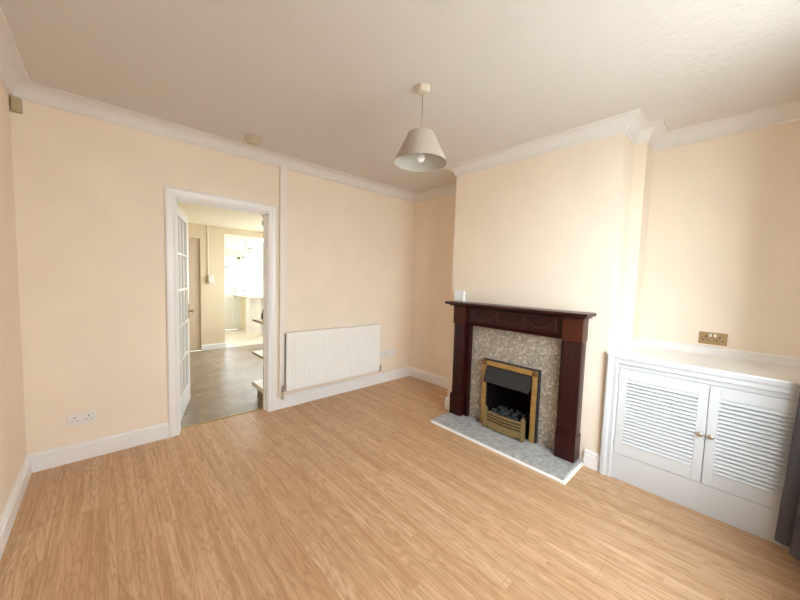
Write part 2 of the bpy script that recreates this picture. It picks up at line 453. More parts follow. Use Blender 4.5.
h_ = struct('door_handle', bm, OLDBRASS, '', '', d1, smooth=50)
bm = BM(); door_box(bm, DW - .07, DW - .03, -.006, .0, .90, 1.05, .002)
struct('handle_plate', bm, OLDBRASS, '', '', d1)

# ---- dining room and kitchen beyond
PY = 3.283
OX0, OX1, OZ = -1.587, -.45, 2.097
struct('wall_dining_left', mb(((-3.22, .12, 0), (-3.1, PY, 2.3))), DINWALL, 'beige side wall of the room beyond', 'wall')
DWY0, DWY1, DWZ0, DWZ1 = 1.4, 3.05, .75, 2.1
struct('wall_dining_right', mb(((-.50, .12, 0), (-.42, DWY0, 2.3)), ((-.50, DWY1, 0), (-.42, PY, 2.3)), ((-.50, DWY0, 0), (-.42, DWY1, DWZ0)), ((-.50, DWY0, DWZ1), (-.42, DWY1, 2.3))), DINWALL, 'beige wall on the far right of the room beyond', 'wall')
bm = BM()
for y0, y1, z0, z1 in ((DWY0, DWY0 + .05, DWZ0, DWZ1), (DWY1 - .05, DWY1, DWZ0, DWZ1), (DWY0, DWY1, DWZ0, DWZ0 + .05), (DWY0, DWY1, DWZ1 - .05, DWZ1)): box(bm, (-.49, y0, z0), (-.43, y1, z1), .003)
dw = struct('window_added_dining', bm, UPVC, 'unseen side window added to brighten the room beyond', 'window')  # out of view, added to bring more light into the dining room
struct('pane', mb(((-.463, DWY0 + .05, DWZ0 + .05), (-.457, DWY1 - .05, DWZ1 - .05))), GLASS, '', '', dw)
struct('wall_partition', mb(((-3.2, PY, 0), (-2.74, PY + .12, 2.3)), ((-1.968, PY, 0), (OX0, PY + .12, 2.3)), ((-2.74, PY, 1.972), (-1.968, PY + .12, 2.3)), ((OX0, PY, OZ), (OX1, PY + .12, 2.3)), ((OX1, PY, 0), (.8, PY + .12, 2.3))), DINWALL, 'beige partition wall across the room beyond', 'wall')
struct('wall_dining_back', mb(((-3.2, .1201, 0), (DX0 - .08, .14, 2.3)), ((DX1 + .08, .1201, 0), (-.5, .14, 2.3)), ((DX0 - .08, .1201, DH + .08), (DX1 + .08, .14, 2.3))), DINWALL, 'beige reverse side of the doorway wall', 'wall')
struct('ceiling_dining', mb(((-3.2, .12, 2.215), (-.42, PY + .12, 2.3))), DINCEIL, 'pale ceiling of the room beyond the doorway', 'ceiling')
bm = BM(); sweep(bm, [(-1.968, PY), (OX0, PY), (OX0, PY + .12)], [(0, 0), (.016, 0), (.016, .085), (.008, .10), (0, .10)])
struct('baseboard_partition', bm, GLOSS, 'white skirting board on the beige partition', 'skirting board')
bm = mb(((-2.738, PY + .03, 0), (-1.970, PY + .07, 1.970)), bev=.003)
for (a, b_) in ((-2.64, -2.40), (-2.31, -2.07)):
    for (z0, z1) in ((.25, .85), (1.0, 1.85)): box(bm, (a, PY + .024, z0), (b_, PY + .03, z1), .003)
struct('door_2', bm, BEIGEDOOR, 'plain beige door in the partition beyond the glazed door', 'door')
# wall unit and conduit
t = thing('wall_mounted_control_box', 'small white control box on the beige partition under its conduit', 'control box', (-1.815, PY, 1.20))
obj('casing', mb(((-1.854, PY - .05, 1.205), (-1.778, PY, 1.345)), bev=.006), PLASTIC, t)
obj('conduit', mb(((-1.862, PY - .014, 1.345), (-1.842, PY, 2.214)), bev=.002), CREAM, t)
# open shelves just inside on the right
t = thing('shelf_unit', 'cream open shelf unit just past the right of the doorway', 'shelves', (-1.8, .33, 0))
obj('back_panel', mb(((-1.65, .14, 0), (-1.635, .54, 2.0)), bev=.002), SHELFW, t)
for z, xl, y1 in ((.176, -2.0, .52), (.520, -2.0, .505), (.888, -2.0, .487), (1.357, -1.95, .294), (1.633, -1.95, .294)):
    s_ = obj('shelf', mb(((xl, .15, z - (.05 if z < .2 else .022)), (-1.65, y1, z)), bev=.002), SHELFW, t)
    if z > .2: obj('edging', mb(((xl - .003, .15, z - (.052 if z < .2 else .023)), (xl, y1, z - .003))), BRSHADE, s_)  # brown strip paints the shade on the backlit shelf edge
obj('plinth', mb(((-1.95, .15, 0), (-1.65, .50, .126)), bev=.002), BRSHADE, t)  # dark recess under the bottom shelf painted into the colour
bprof = [(0, 0), (.018, 0), (.019, .004), (.019, .05), (.008, .075), (.007, .095), (.009, .096), (.009, .108), (0, .108)]
for (bx_, by_, sc_) in ((-1.915, .42, 1.0), (-1.875, .45, .8)):
    bm = BM(); lathe(bm, [(a * sc_, b_ * sc_) for a, b_ in bprof], (bx_, by_, .8885), seg=16)
    o = obj('bottle', bm, DARKG, smooth=40, origin=(bx_, by_, .8885))
    tag(o, 'taller dark bottle on the open shelf beyond the doorway' if sc_ == 1 else 'shorter dark bottle on the open shelf beyond the doorway', 'bottle', 'bottles on the open shelf')
# ceiling spotlight in the dining room
t = thing('spotlight', 'small brown ceiling spotlight glimpsed at the right of the doorway head', 'spotlight', (-1.50, 1.50, 2.215))
bm = BM(); lathe(bm, [(0, 0), (.045, 0), (.045, -.015), (.02, -.022), (.012, -.05), (0, -.05)], (-1.50, 1.50, 2.215), seg=20); obj('mount', bm, BRSHADE, t, 40)
bm = BM(); lathe(bm, [(0, 0), (.022, 0), (.036, .03), (.040, .09), (.034, .09), (.030, .05), (0, .05)], (-1.50, 1.50, 2.16), (-.3, -.5, -.8), 20); obj('lamp_head', bm, GREYMETAL, t, 40)
# kitchen
KY = 5.3
struct('wall_kitchen_left', mb(((-1.75, PY + .12, 0), (-1.63, KY, 2.6))), KITWALL, 'cream left wall of the kitchen', 'wall')
KWY0, KWY1 = 3.55, 5.1
struct('wall_kitchen_right', mb(((.6, PY + .12, 0), (.72, KWY0, 2.6)), ((.6, KWY1, 0), (.72, KY, 2.6)), ((.6, KWY0, 0), (.72, KWY1, .95)), ((.6, KWY0, 2.0), (.72, KWY1, 2.6))), KITWALL, 'cream right wall of the kitchen', 'wall')
KDX0, KDX1, KDZ = -1.46, -.735, 1.80
KWX0, KWX1, KWZ0, KWZ1 = -.685, .45, .94, 1.82
struct('wall_kitchen_end', mb(((-1.75, KY, 0), (KDX0, KY + .12, 2.6)), ((KDX0, KY, KDZ), (KDX1, KY + .12, 2.6)), ((KDX1, KY, 0), (KWX0, KY + .12, 2.6)), ((KWX0, KY, 0), (KWX1, KY + .12, KWZ0)), ((KWX0, KY, KWZ1), (KWX1, KY + .12, 2.6)), ((KWX1, KY, 0), (.72, KY + .12, 2.6))), KITWALL, 'cream kitchen end wall with back door and window', 'wall')
SKX0, SKX1, SKY0, SKY1 = -.6, .3, 3.9, 4.7
bm = BM()
for x0, x1, y0, y1 in ((-1.75, SKX0, PY + .12, KY + .1), (SKX1, .72, PY + .12, KY + .1), (SKX0, SKX1, PY + .12, SKY0), (SKX0, SKX1, SKY1, KY + .1)):
    zz = lambda y: 2.40 - (y - PY - .12) / (KY - PY - .12) * .44
    prism(bm, [(y0, zz(y0)), (y1, zz(y1)), (y1, zz(y1) + .08), (y0, zz(y0) + .08)], 0, x0, x1)
struct('ceiling_kitchen', bm, CEIL, 'sloping pale kitchen ceiling', 'ceiling')
struct('wall_kitchen_head', mb(((-1.75, PY + .1, 2.3), (.72, PY + .13, 2.6))), KITWALL, 'wall above the kitchen opening', 'wall')
kw = window('window_2', KWX0, KWX1, KWZ0, KWZ1, KY + .04, 'white kitchen window above the breakfast bar', 2)
kr = BM()
for y0, y1, z0, z1 in ((KWY0, KWY0 + .05, .95, 2.0), (KWY1 - .05, KWY1, .95, 2.0), (KWY0, KWY1, .95, 1.0), (KWY0, KWY1, 1.95, 2.0)): box(kr, (.63, y0, z0), (.69, y1, z1), .003)
kr = struct('window_added_kitchen', kr, UPVC, 'unseen white side window added to brighten the kitchen', 'window')  # out of view, added so the kitchen reads bright
struct('pane', mb(((.657, KWY0 + .05, 1.0), (.663, KWY1 - .05, 1.95))), GLASS, '', '', kr)
bm = BM(); y = KY + .03
box(bm, (KDX0, y, 0), (KDX0 + .06, y + .06, KDZ), .003); box(bm, (KDX1 - .06, y, 0), (KDX1, y + .06, KDZ), .003); box(bm, (KDX0, y, KDZ - .06), (KDX1, y + .06, KDZ), .003)
a, b_ = KDX0 + .062, KDX1 - .062
box(bm, (a, y + .005, .01), (a + .10, y + .055, KDZ - .062), .003); box(bm, (b_ - .10, y + .005, .01), (b_, y + .055, KDZ - .062), .003)
for z0, z1 in ((.01, .20), (.80, .91), (1.66, KDZ - .062)): box(bm, (a + .1, y + .006, z0), (b_ - .1, y + .054, z1), .003)
box(bm, (a + .1, y + .02, .2), (b_ - .1, y + .04, .8))
d3 = struct('door_3', bm, UPVC, 'white half-glazed back door at the far end of the kitchen', 'door')
struct('pane', mb(((a + .1, y + .027, .91), (b_ - .1, y + .033, 1.66))), GLASS, '', '', d3)
bm = BM(); box(bm, (b_ - .06, y - .004, .80), (b_ - .03, y + .005, 1.05), .002); tube(bm, [(b_ - .045, y - .004, .95), (b_ - .045, y - .04, .95), (b_ - .14, y - .04, .95)], .008, 8)
struct('door_handle', bm, GREYMETAL, '', '', d3, smooth=50)
t = thing('breakfast_bar', 'pale breakfast bar under the kitchen window', 'breakfast bar', (-.5, 4.6, 0))
obj('worktop', mb(((-.89, 3.95, .86), (-.2, 4.62, .895)), ((-.89, 4.62, .86), (.58, KY - .004, .895)), bev=.004), TOPW, t)
obj('pedestal', mb(((-.735, 4.62, 0), (-.30, 4.90, .86)), bev=.004), GLOSS, t)
obj('support_panel', mb(((-.60, 3.98, 0), (-.56, 4.3, .86)), bev=.004), SATIN, t)
t = thing('kitchen_pendant_light', 'small grey ceiling light hanging in the bright kitchen', 'ceiling light', (-.85, 4.5, 2.14))
bm = BM(); tube(bm, [(-.86, 4.5, 2.16), (-.86, 4.5, 1.97)], .008, 8); obj('stem', bm, GREYMETAL, t, 50)
bm = BM(); box(bm, (-.87, 4.485, 1.955), (-.69, 4.515, 1.975), .004); obj('bar', bm, GREYMETAL, t)
bm = BM(); lathe(bm, [(0, 0), (.012, 0), (.02, -.02), (.022, -.035), (0, -.04)], (-.79, 4.5, 1.955), seg=16); obj('lamp_head', bm, GREYMETAL, t, 40)
bm = BM()
zz = lambda y: 2.44 - (y - PY - .12) / (KY - PY - .12) * .44
for x0, x1, y0, y1 in ((SKX0, SKX0 + .05, SKY0, SKY1), (SKX1 - .05, SKX1, SKY0, SKY1), (SKX0, SKX1, SKY0, SKY0 + .05), (SKX0, SKX1, SKY1 - .05, SKY1)):
    prism(bm, [(y0, zz(y0)), (y1, zz(y1)), (y1, zz(y1) + .05), (y0, zz(y0) + .05)], 0, x0, x1)
rl = struct('window_added_rooflight', bm, UPVC, 'unseen rooflight added to brighten the kitchen', 'window')  # added opening above, lifts the kitchen brightness from out of view
bm = BM(); prism(bm, [(SKY0, zz(SKY0) + .02), (SKY1, zz(SKY1) + .02), (SKY1, zz(SKY1) + .026), (SKY0, zz(SKY0) + .026)], 0, SKX0 + .04, SKX1 - .04)
struct('pane', bm, GLASS, '', '', rl)
# outside
bm = BM(); bmesh.ops.create_grid(bm, x_segments=1, y_segments=1, size=40)
bmesh.ops.translate(bm, vec=(0, 0, -.12), verts=bm.verts[:])
struct('ground', bm, PAVE, 'pale paving outside the windows', 'ground')
bm = BM(); box(bm, (-4.5, 7.6, -.12), (-1.0, 8.3, 2.2))
bmesh.ops.subdivide_edges(bm, edges=bm.edges[:], cuts=14, use_grid_fill=True)
for v in bm.verts: v.co += Vector((random.uniform(-.06, .06), random.uniform(-.08, .08), random.uniform(-.07, .07)))
tag(obj('hedge', bm, HEDGE, origin=(-2.6, 8, -.12)), 'pale green hedge added outside the glazed kitchen back door', 'hedge')  # added for a green tint and to dim the back door glass
t = thing('outbuilding', 'pale outbuilding with a slate roof seen through the kitchen window', 'outbuilding', (1.0, 9.2, -.12))
obj('wall', mb(((-.6, 8.6, -.12), (3.4, 10, 1.65))), RENDERW, t)
bm = BM(); prism(bm, [(8.4, 1.62), (9.3, 2.15), (10.2, 1.62)], 0, -.8, 3.6); obj('roof', bm, SLATE, t)
obj('door', mb(((.05, 8.56, -.1), (.45, 8.61, 1.35)), bev=.005), PINKF, t)

# ------------------------------------------------------------------ fireplace surround
t = thing('fireplace_surround', 'dark mahogany fireplace surround with swagged frieze and marble back panel', 'fireplace surround', (-.58, -1.82, .035))
HZ = .036
E_ = .0006
bk = BM()
xb0, xb1 = -.545, -D - E_
for lo, hi in (((xb0, -2.30, HZ), (xb1, FY1 - .002, .99)), ((xb0, FY0 + .002, HZ), (xb1, -1.33, .99)), ((xb0, FY1 - .002, FZ), (xb1, FY0 + .002, .99))): box(bk, lo, hi)
obj('back_panel', bk, MARBLE, t)['label'] = 'speckled brown and cream marble panel'
def pilaster(y0, y1, flip):
    bm = BM()
    box(bm, (-.622, y0, HZ), (-D - E_, y1, .955), .003)
    # reeded front
    n = 6; w = (y0 - y1 - .03) / n
    for k in range(n):
        yc = y0 - .015 - w * (k + .5)
        pts = [(-.622 - .0028 * math.sin(PI * j / 6), yc + w * .42 * math.cos(PI * j / 6)) for j in range(7)]
        prism(bm, pts, 2, .26, .94)
    p = obj('pilaster', bm, MAHOG, t, 35)
    bm = BM(); box(bm, (-.643, y0 + .006, HZ), (-D - E_, y1 - .006, .232), .003)
    prism(bm, [(-.643, .232), (-.629, .246), (-.60, .246), (-.60, .232)], 1, y1 - .004, y0 + .004)
    obj('plinth', bm, MAHOG, p)
    bm = BM(); box(bm, (-.637, y0 + .005, .955), (-D - E_, y1 - .005, 1.13), .003)
    obj('capital', bm, MAHOGL, p)['label'] = 'reddish veneered capital block'
    return p
pilaster(-1.236, -1.360, 1)
pilaster(-2.272, -2.408, -1)
for y0, y1 in ((-1.361, -1.408), (-2.262, -2.271)):
    bm = BM(); box(bm, (-.585, y1, HZ), (-.5455, y0, .955), .002)
    tube(bm, [(-.592, (y1 if y0 > -2 else y0 - .0) + .004, HZ), (-.592, (y1 if y0 > -2 else y0) + .004, .955)], .004, 8)
    obj('inner_slip', bm, MAHOG, t)
bm = BM(); box(bm, (-.600, -2.266, .957), (-D - E_, -1.366, 1.13), .002)
prism(bm, [(-.600, .957), (-.622, .957), (-.624, .968), (-.614, .978), (-.612, .986), (-.600, .990)], 1, -2.266, -1.366)
fr = obj('frieze', bm, MAHOGH, t)
posts = [-1.428, -1.690, -1.950, -2.206]
bm = BM()
for p in posts:
    tube(bm, [(-.6015, p, 1.000), (-.6015, p, 1.105)], .0035, 6)
    lathe(bm, [(0, .006), (.006, .004), (.009, 0)], (-.600, p, 1.095), (-1, 0, 0), 10)
for a, b_ in zip(posts, posts[1:]):
    pts = []
    for k in range(17):
        f = k / 16; pts.append((-.6015, a + (b_ - a) * f, 1.095 - .078 * math.sin(PI * f) ** .8))
    tube(bm, pts, [.0025 + .0025 * math.sin(PI * k / 16) for k in range(17)], 6)
obj('swag_moulding', bm, SWAG, fr, 50)['label'] = 'thin swag garlands carved on the frieze'
bm = BM()
prism(bm, [(-D - E_, 1.131), (-.655, 1.131), (-.672, 1.138), (-.692, 1.150), (-D - E_, 1.150)], 1, -2.432, -1.212)
box(bm, (-.728, -2.462, 1.150), (-D - E_, -1.188, 1.174), .006, 3)
obj('mantel_shelf', bm, MAHOGH, t)

t = thing('hearth', 'grey speckled marble hearth edged in white on the laminate', 'hearth', (-.7, -1.83, 0))
obj('slab', mb(((-.884, -2.432, .004), (-D - .0006, -1.224, .035)), bev=.003), HEARTHM, t)
bm = BM(); sweep(bm, [(-D - .001, -1.206), (-.902, -1.206), (-.902, -2.449), (-D - .001, -2.449)][::-1], [(0, 0), (0, .010), (.003, .013), (.0175, .015), (.0175, 0)])
obj('edging', bm, GLOSS, t)['label'] = 'white painted edging strip'

# electric fire
t = thing('electric_fire', 'brass framed electric fire with black hood and coal basket', 'electric fire', (-.6, -1.82, .036))
ey0, ey1, ez0, ez1 = -1.562, -2.082, HZ + .001, .648
bm = BM()
for lo, hi in (((-.575, ey1 - .014, ez0), (-.5455, ey1 + .045, ez1 + .008)), ((-.575, ey0 - .045, ez0), (-.5455, ey0 + .006, ez1 + .008)), ((-.575, ey1 + .045, ez1 - .045), (-.5455, ey0 - .045, ez1 + .008))): box(bm, lo, hi, .002)
obj('backing_frame', bm, BLACKM, t)['label'] = 'black outer backing frame'
bm = BM()
box(bm, (-.590, ey0 - .044, ez0), (-.575, ey0, ez1), .004); box(bm, (-.590, ey1, ez0), (-.575, ey1 + .044, ez1), .004)
box(bm, (-.590, ey1 + .044, ez1 - .046), (-.575, ey0 - .044, ez1), .004)
for yy in (ey0 - .022, ey1 + .022): box(bm, (-.594, yy - .010, ez0 + .02), (-.590, yy + .010, ez1 - .06), .002)
box(bm, (-.594, ey1 + .055, ez1 - .033), (-.590, ey0 - .055, ez1 - .013), .002)
fm = obj('frame', bm, BRASS, t)
for yy in (ey0 - .022, ey1 + .022):
    bm = BM(); box(bm, (-.597, yy - .021, ez1 - .044), (-.5901, yy + .021, ez1 - .002), .003)
    lathe(bm, [(0, .006), (.010, .004), (.015, 0)], (-.597, yy, ez1 - .023), (-1, 0, 0), 14)
    obj('corner_block', bm, BROWNBRASS, fm)
bm = BM()
iy0, iy1 = FY0 - .004, FY1 + .004
for lo, hi in (((-.56, iy1, ez0), (-.30, iy1 + .006, .606)), ((-.56, iy0 - .006, ez0), (-.30, iy0, .606)), ((-.306, iy1, ez0), (-.30, iy0, .606)), ((-.56, iy1, .598), (-.30, iy0, .606)), ((-.56, iy1, ez0), (-.30, iy0, ez0 + .006))): box(bm, lo, hi)
obj('firebox', bm, FIREBOX, t)['label'] = 'dark firebox interior'
bm = BM()
prism(bm, [(-.578, .594), (-.590, .596), (-.632, .478), (-.638, .462), (-.630, .456), (-.618, .462), (-.572, .58)], 1, -2.026, -1.616)
for yy in (-1.616, -2.032): prism(bm, [(-.572, .597), (-.593, .599), (-.642, .462), (-.632, .452), (-.572, .50)], 1, yy, yy + .006)
obj('hood', bm, HOODM, t)['label'] = 'sloping black hood'
# basket front: bowed bars between two posts
def bow(f): return -.642 - .014 * math.sin(PI * f)
by0, by1 = -1.655, -1.985
def bowstrip(bm, zf0, zf1, n=24, th=.010):
    rows = []
    for k in range(n + 1):
        f = k / n; x = bow(f); y = by0 + (by1 - by0) * f
        z0 = zf0(f) if callable(zf0) else zf0; z1 = zf1(f) if callable(zf1) else zf1
        rows.append([bm.verts.new(q) for q in ((x, y, z0), (x - .003, y, (z0 + z1) / 2), (x, y, z1), (x + th, y, z1), (x + th, y, z0))])
    for A, B in zip(rows, rows[1:]):
        for j in range(5): bm.faces.new((A[j], A[(j + 1) % 5], B[(j + 1) % 5], B[j]))
    bm.faces.new(rows[0]); bm.faces.new(list(reversed(rows[-1])))
bm = BM()
bowstrip(bm, .180, .200); bowstrip(bm, .153, .166); bowstrip(bm, .126, .139)
bowstrip(bm, lambda f: .045 + .012 * abs(math.cos(2 * PI * f)) ** 2 * 1.0 - (.008 * math.exp(-((f - .5) / .1) ** 2)), .112)
bk_ = obj('basket_front', bm, OLDBRASS, t, 30); bk_['label'] = 'bowed brass bar front of the coal basket'
for yy in (by0 + .012, by1 - .018):
    bm = BM(); box(bm, (-.652, yy - .019, HZ + .001), (-.618, yy + .013, .215), .003)
    b0 = [bm.verts.new(q) for q in ((-.652, yy - .019, .215), (-.618, yy - .019, .215), (-.618, yy + .013, .215), (-.652, yy + .013, .215))]
    ap_ = bm.verts.new((-.635, yy - .003, .247)); bm.faces.new(b0)
    for k in range(4): bm.faces.new((b0[k], b0[(k + 1) % 4], ap_))
    box(bm, (-.656, yy - .014, .05), (-.652, yy + .008, .11), .001)
    obj('post', bm, OLDBRASS, t)
bm = BM(); box(bm, (-.63, by1, HZ + .001), (-.58, by0, .16)); obj('ash_tray', bm, BLACKM, t)
bm = BM(); box(bm, (-.63, by1 + .005, .16), (-.42, by0 - .005, .17))
for k in range(64):
    cx, cy = random.uniform(-.635, -.43), random.uniform(by1 + .02, by0 - .02)
    rr = random.uniform(.013, .021)
    q = bmesh.ops.create_icosphere(bm, subdivisions=2, radius=rr)
    m4 = Matrix.Rotation(random.uniform(0, 6), 3, Vector((random.random(), random.random(), random.random())).normalized())
    sx = (random.uniform(.8, 1.3), random.uniform(.8, 1.3), random.uniform(.6, .9))
    for v in q['verts']:
        d = v.co * random.uniform(.82, 1.12); d = m4 @ Vector((d.x * sx[0], d.y * sx[1], d.z * sx[2]))
        v.co = d + Vector((cx, cy, .176 + .10 * (cx + .63)))
obj('coal_bed', bm, COAL, t)['label'] = 'grey imitation coals'

# white box on the mantel
t = thing('thermostat', 'small square white plastic unit standing at the left end of the mantelpiece', 'thermostat', (-.556, -1.237, 1.174))
obj('casing', mb(((-.572, -1.298, 1.1745), (-.542, -1.178, 1.277)), bev=.006), BRIGHTP, t)
obj('cover_seam', mb(((-.5735, -1.290, 1.192), (-.572, -1.186, 1.194))), PLASTIC, t)

# ------------------------------------------------------------------ alcove cupboard
XF = -.534
t = thing('alcove_cupboard', 'white built-in cupboard with louvred doors in the right alcove', 'cupboard', (-.27, -3.08, 0))
CY1 = YF + .004
bm = BM()
dz0, dz1 = .187, .802
dl0, dl1, dr0, dr1 = -2.637, -3.0925, -3.0955, -3.551
box(bm, (XF - .001, YR - .0755, 0), (XF + .018, CY1, dz0 - .003))                       # plinth board
box(bm, (XF - .001, YR - .0755, dz1 + .003), (XF + .018, CY1, .885))                      # top rail
box(bm, (XF - .001, YR - .0755, dz0 - .003), (XF + .018, dl0 + .003, dz1 + .003)); box(bm, (XF - .001, dr1 - .003, dz0 - .003), (XF + .018, CY1, dz1 + .003))
box(bm, (XF + .04, YR - .09, .02), (-.005, CY1 + .002, .03)); box(bm, (-.012, YR - .09, .02), (-.004, CY1 + .002, .88))
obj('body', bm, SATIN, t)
bm = BM(); box(bm, (-.555, CY1, .885), (-.0006, YR - .0006, .905), .005, 3)
obj('worktop', bm, GLOSS, t)
# moulded frame round the left and top
bm = BM(); rows = []
cp = [(0, 0), (0, .014), (.008, .020), (.018, .017), (.030, .016), (.036, .022), (.046, .026), (.062, .026), (.070, .020), (.074, 0)]
y_in, z_in = YR - .0755, .832
for (py, pz, dy, dz) in ((y_in, 0, 1, 0), (y_in, z_in, 1, 1), (CY1, z_in, 0, 1)):
    rows.append([bm.verts.new((XF - .001 - tt * .85, py + dy * u, pz + dz * u * .98)) for u, tt in cp])
for A, B in zip(rows, rows[1:]):
    for j in range(len(cp)): bm.faces.new((A[j], B[j], B[(j + 1) % len(cp)], A[(j + 1) % len(cp)]))
bm.faces.new(rows[0]); bm.faces.new(list(reversed(rows[-1])))
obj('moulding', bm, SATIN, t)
def louvre_door(ya, yb, knob_y, hinge_y):
    st_ = .046; bm = BM()
    xa, xb = XF - .004, XF + .016
    box(bm, (xa, ya - st_, dz0), (xb, ya, dz1), .002); box(bm, (xa, yb, dz0), (xb, yb + st_, dz1), .002)
    box(bm, (xa + .0005, yb + st_, dz1 - .066), (xb, ya - st_, dz1), .0015); box(bm, (xa + .003, yb + st_, dz1 - .074), (xb, ya - st_, dz1 - .06)); box(bm, (xa + .0005, yb + st_, dz0), (xb, ya - st_, dz0 + .084), .0015)
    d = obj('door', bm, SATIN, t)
    bm = BM(); n = 19; zz0, zz1 = dz0 + .087, dz1 - .070; p = (zz1 - zz0) / n
    for k in range(n):
        z = zz0 + p * k
        prism(bm, [(xa - .003, z), (xa - .004, z + .003), (xa + .008, z + .0172), (xa + .013, z + .0172), (xa + .003, z)], 1, yb + st_ - .003, ya - st_ + .003)
    obj('louvre_panel', bm, SATIN, d)
    bm = BM(); lathe(bm, [(0, .0), (.009, .0), (.007, .004), (.005, .012), (.011, .018), (.015, .024), (.0135, .031), (.007, .034), (0, .0345)], (xa, knob_y, .495), (-1, 0, 0), 20)
    obj('knob', bm, KNOBM, d, 40)
    for hz in (dz0 + .07, dz1 - .07):
        bm = BM(); tube(bm, [(xa - .003, hinge_y, hz - .028), (xa - .003, hinge_y, hz + .028)], .0035, 8); obj('hinge', bm, SATIN, d, 50)
    return d
louvre_door(dl0, dl1, dl1 + .022, dl0 + .0015)
louvre_door(dr0, dr1, dr0 - .022, dr1 - .0015)
bm = BM(); sweep(bm, [(-.233, YR - .0835), (0, -2.634), (0, YF)], [(0, .905), (.014, .905), (.014, .945), (.018, .950), (.016, .958), (.006, .966), (0, .966)])
struct('trim_6', bm, GLOSS, 'white upstand rail along the wall above the cupboard top', 'upstand')
# brass double socket
def socket(name, label, center, face, mat, rocker, group=None):
    """UK double socket; face: outward normal axis, built facing -Y then turned"""
    t = thing(name, label, 'socket', center, group)
    M = Matrix.Translation(center) @ (Matrix.Identity(4) if face == 'y' else Matrix.Rotation(-PI / 2, 4, 'Z'))
    def put(nm, bm, m_, par, sm=None):
        bm.transform(M); return obj(nm, bm, m_, par, sm)
    pl = put('faceplate', mb(((-.073, -.009, -.043), (.073, -.0003, .043)), bev=.003), mat, t)
    for cx in (-.036, .036):
        bm = BM()
        box(bm, (cx - .004, -.0095, .006), (cx + .004, -.0085, .018))
        box(bm, (cx - .017, -.0095, -.016), (cx - .009, -.0085, -.009)); box(bm, (cx + .009, -.0095, -.016), (cx + .017, -.0085, -.009))
        put('pin_holes', bm, DARKSLOT if mat is PLATEBRASS else PINGREY, pl)
    for cx in (-.012, .012): put('switch', mb(((cx - .006, -.013, .012), (cx + .006, -.0085, .032)), bev=.002), rocker, t)
    return t
socket('brass_socket', 'brass double socket on the alcove wall above the cupboard', (0, -3.063, 1.023), 'x', PLATEBRASS, BRIGHTP)
socket('wall_socket', 'white double socket low on the wall left of the doorway', (-3.343, 0, .306), 'y', PLASTIC, PLASTIC)
socket('wall_socket', 'white double socket beside the radiator, partly tucked behind its end', (-.530, 0, .378), 'y', PLASTIC, PLASTIC, 'sockets right of the radiator')
socket('wall_socket', 'white double socket right of the radiator, nearest the alcove corner', (-.380, 0, .378), 'y', PLASTIC, PLASTIC, 'sockets right of the radiator')

# ------------------------------------------------------------------ radiator
t = thing('radiator', 'white ribbed panel radiator on the wall right of the doorway', 'radiator', (-1.25, -.05, .19))
rx0, rx1, rz0, rz1 = -1.860, -.640, .195, .798
bm = BM()
cols = [(rx0, 0), (rx0 + .035, 0)]
nr = 36; pw = (rx1 - rx0 - .07) / nr
for k in range(nr):
    x = rx0 + .035 + pw * k
    cols += [(x + pw * .18, .0), (x + pw * .36, .006), (x + pw * .64, .006), (x + pw * .82, .0)]
cols += [(rx1 - .035, 0), (rx1, 0)]
zs = [rz0, rz0 + .006, rz0 + .035, rz0 + .05, rz1 - .05, rz1 - .035, rz1 - .006, rz1]
grid = []
for z in zs:
    flat = z in (zs[0], zs[1], zs[2], zs[5], zs[6], zs[7]); inset = .004 if z in (zs[0], zs[7]) else 0
    grid.append([bm.verts.new((x, -.092 + inset + (0 if flat else d), z)) for x, d in cols])
for A, B in zip(grid, grid[1:]):
    for k in range(len(cols) - 1): bm.faces.new((A[k], A[k + 1], B[k + 1], B[k]))
back = [[bm.verts.new((x, -.064, z)) for x in (rx0, rx1)] for z in (rz0, rz1)]
bm.faces.new((back[0][0], back[0][1], back[1][1], back[1][0]))
bm.faces.new([g[0] for g in grid] + [back[1][0], back[0][0]]); bm.faces.new([g[-1] for g in grid] + [back[1][1], back[0][1]])
bm.faces.new(grid[0] + [back[0][1], back[0][0]]); bm.faces.new(grid[-1] + [back[1][1], back[1][0]])
obj('front_panel', bm, RADWHITE, t, 30)
bm = BM()
for k in range(30):
    x = rx0 + .004 + (rx1 - rx0 - .008) * k / 29; box(bm, (x - .003, -.063, rz0 + .02), (x + .003, -.014, rz1 - .01))
box(bm, (rx0 + .05, -.039, rz0 + .04), (rx1 - .05, -.036, rz1 - .04))
obj('convector_fins', bm, GAPSHADE, t)  # fins coloured dark to paint the shaded gap behind the panel
obj('top_grille', mb(((rx0 + .01, -.066, rz1 - .010), (rx1 - .01, -.014, rz1 - .004)), bev=.002), RADWHITE, t)
for x in (rx0 + .2, rx1 - .2): obj('bracket', mb(((x - .02, -.013, rz0 + .05), (x + .02, -.0005, rz1 - .06))), RADWHITE, t)
for x, s_, nm in ((rx0, -1, 'valve'), (rx1, 1, 'lockshield_valve')):
    bm = BM(); zc = rz0 + .022; xv = x + s_ * .026
    tube(bm, [(x - s_ * .002, -.078, zc), (xv, -.078, zc)], .008, 10)
    lathe(bm, [(0, -.022), (.010, -.022), (.012, 0), (.010, .016), (.013, .018), (.013, .040), (.006, .045), (0, .045)], (xv, -.078, zc), seg=14)
    v_ = obj(nm, bm, GREYMETAL, t, 40)
    if s_ < 0:
        bm = BM(); tube(bm, [(xv, -.078, zc - .02), (xv, -.078, .135), (xv, -.070, .118), (xv, -.037, .115)], .0075, 10); obj('pipe', bm, COPPER, v_, 50)
    else:
        bm = BM(); tube(bm, [(xv, -.078, zc - .02), (xv, -.072, zc - .034), (xv, -.001, zc - .036)], .0075, 10); obj('pipe', bm, COPPER, v_, 50)

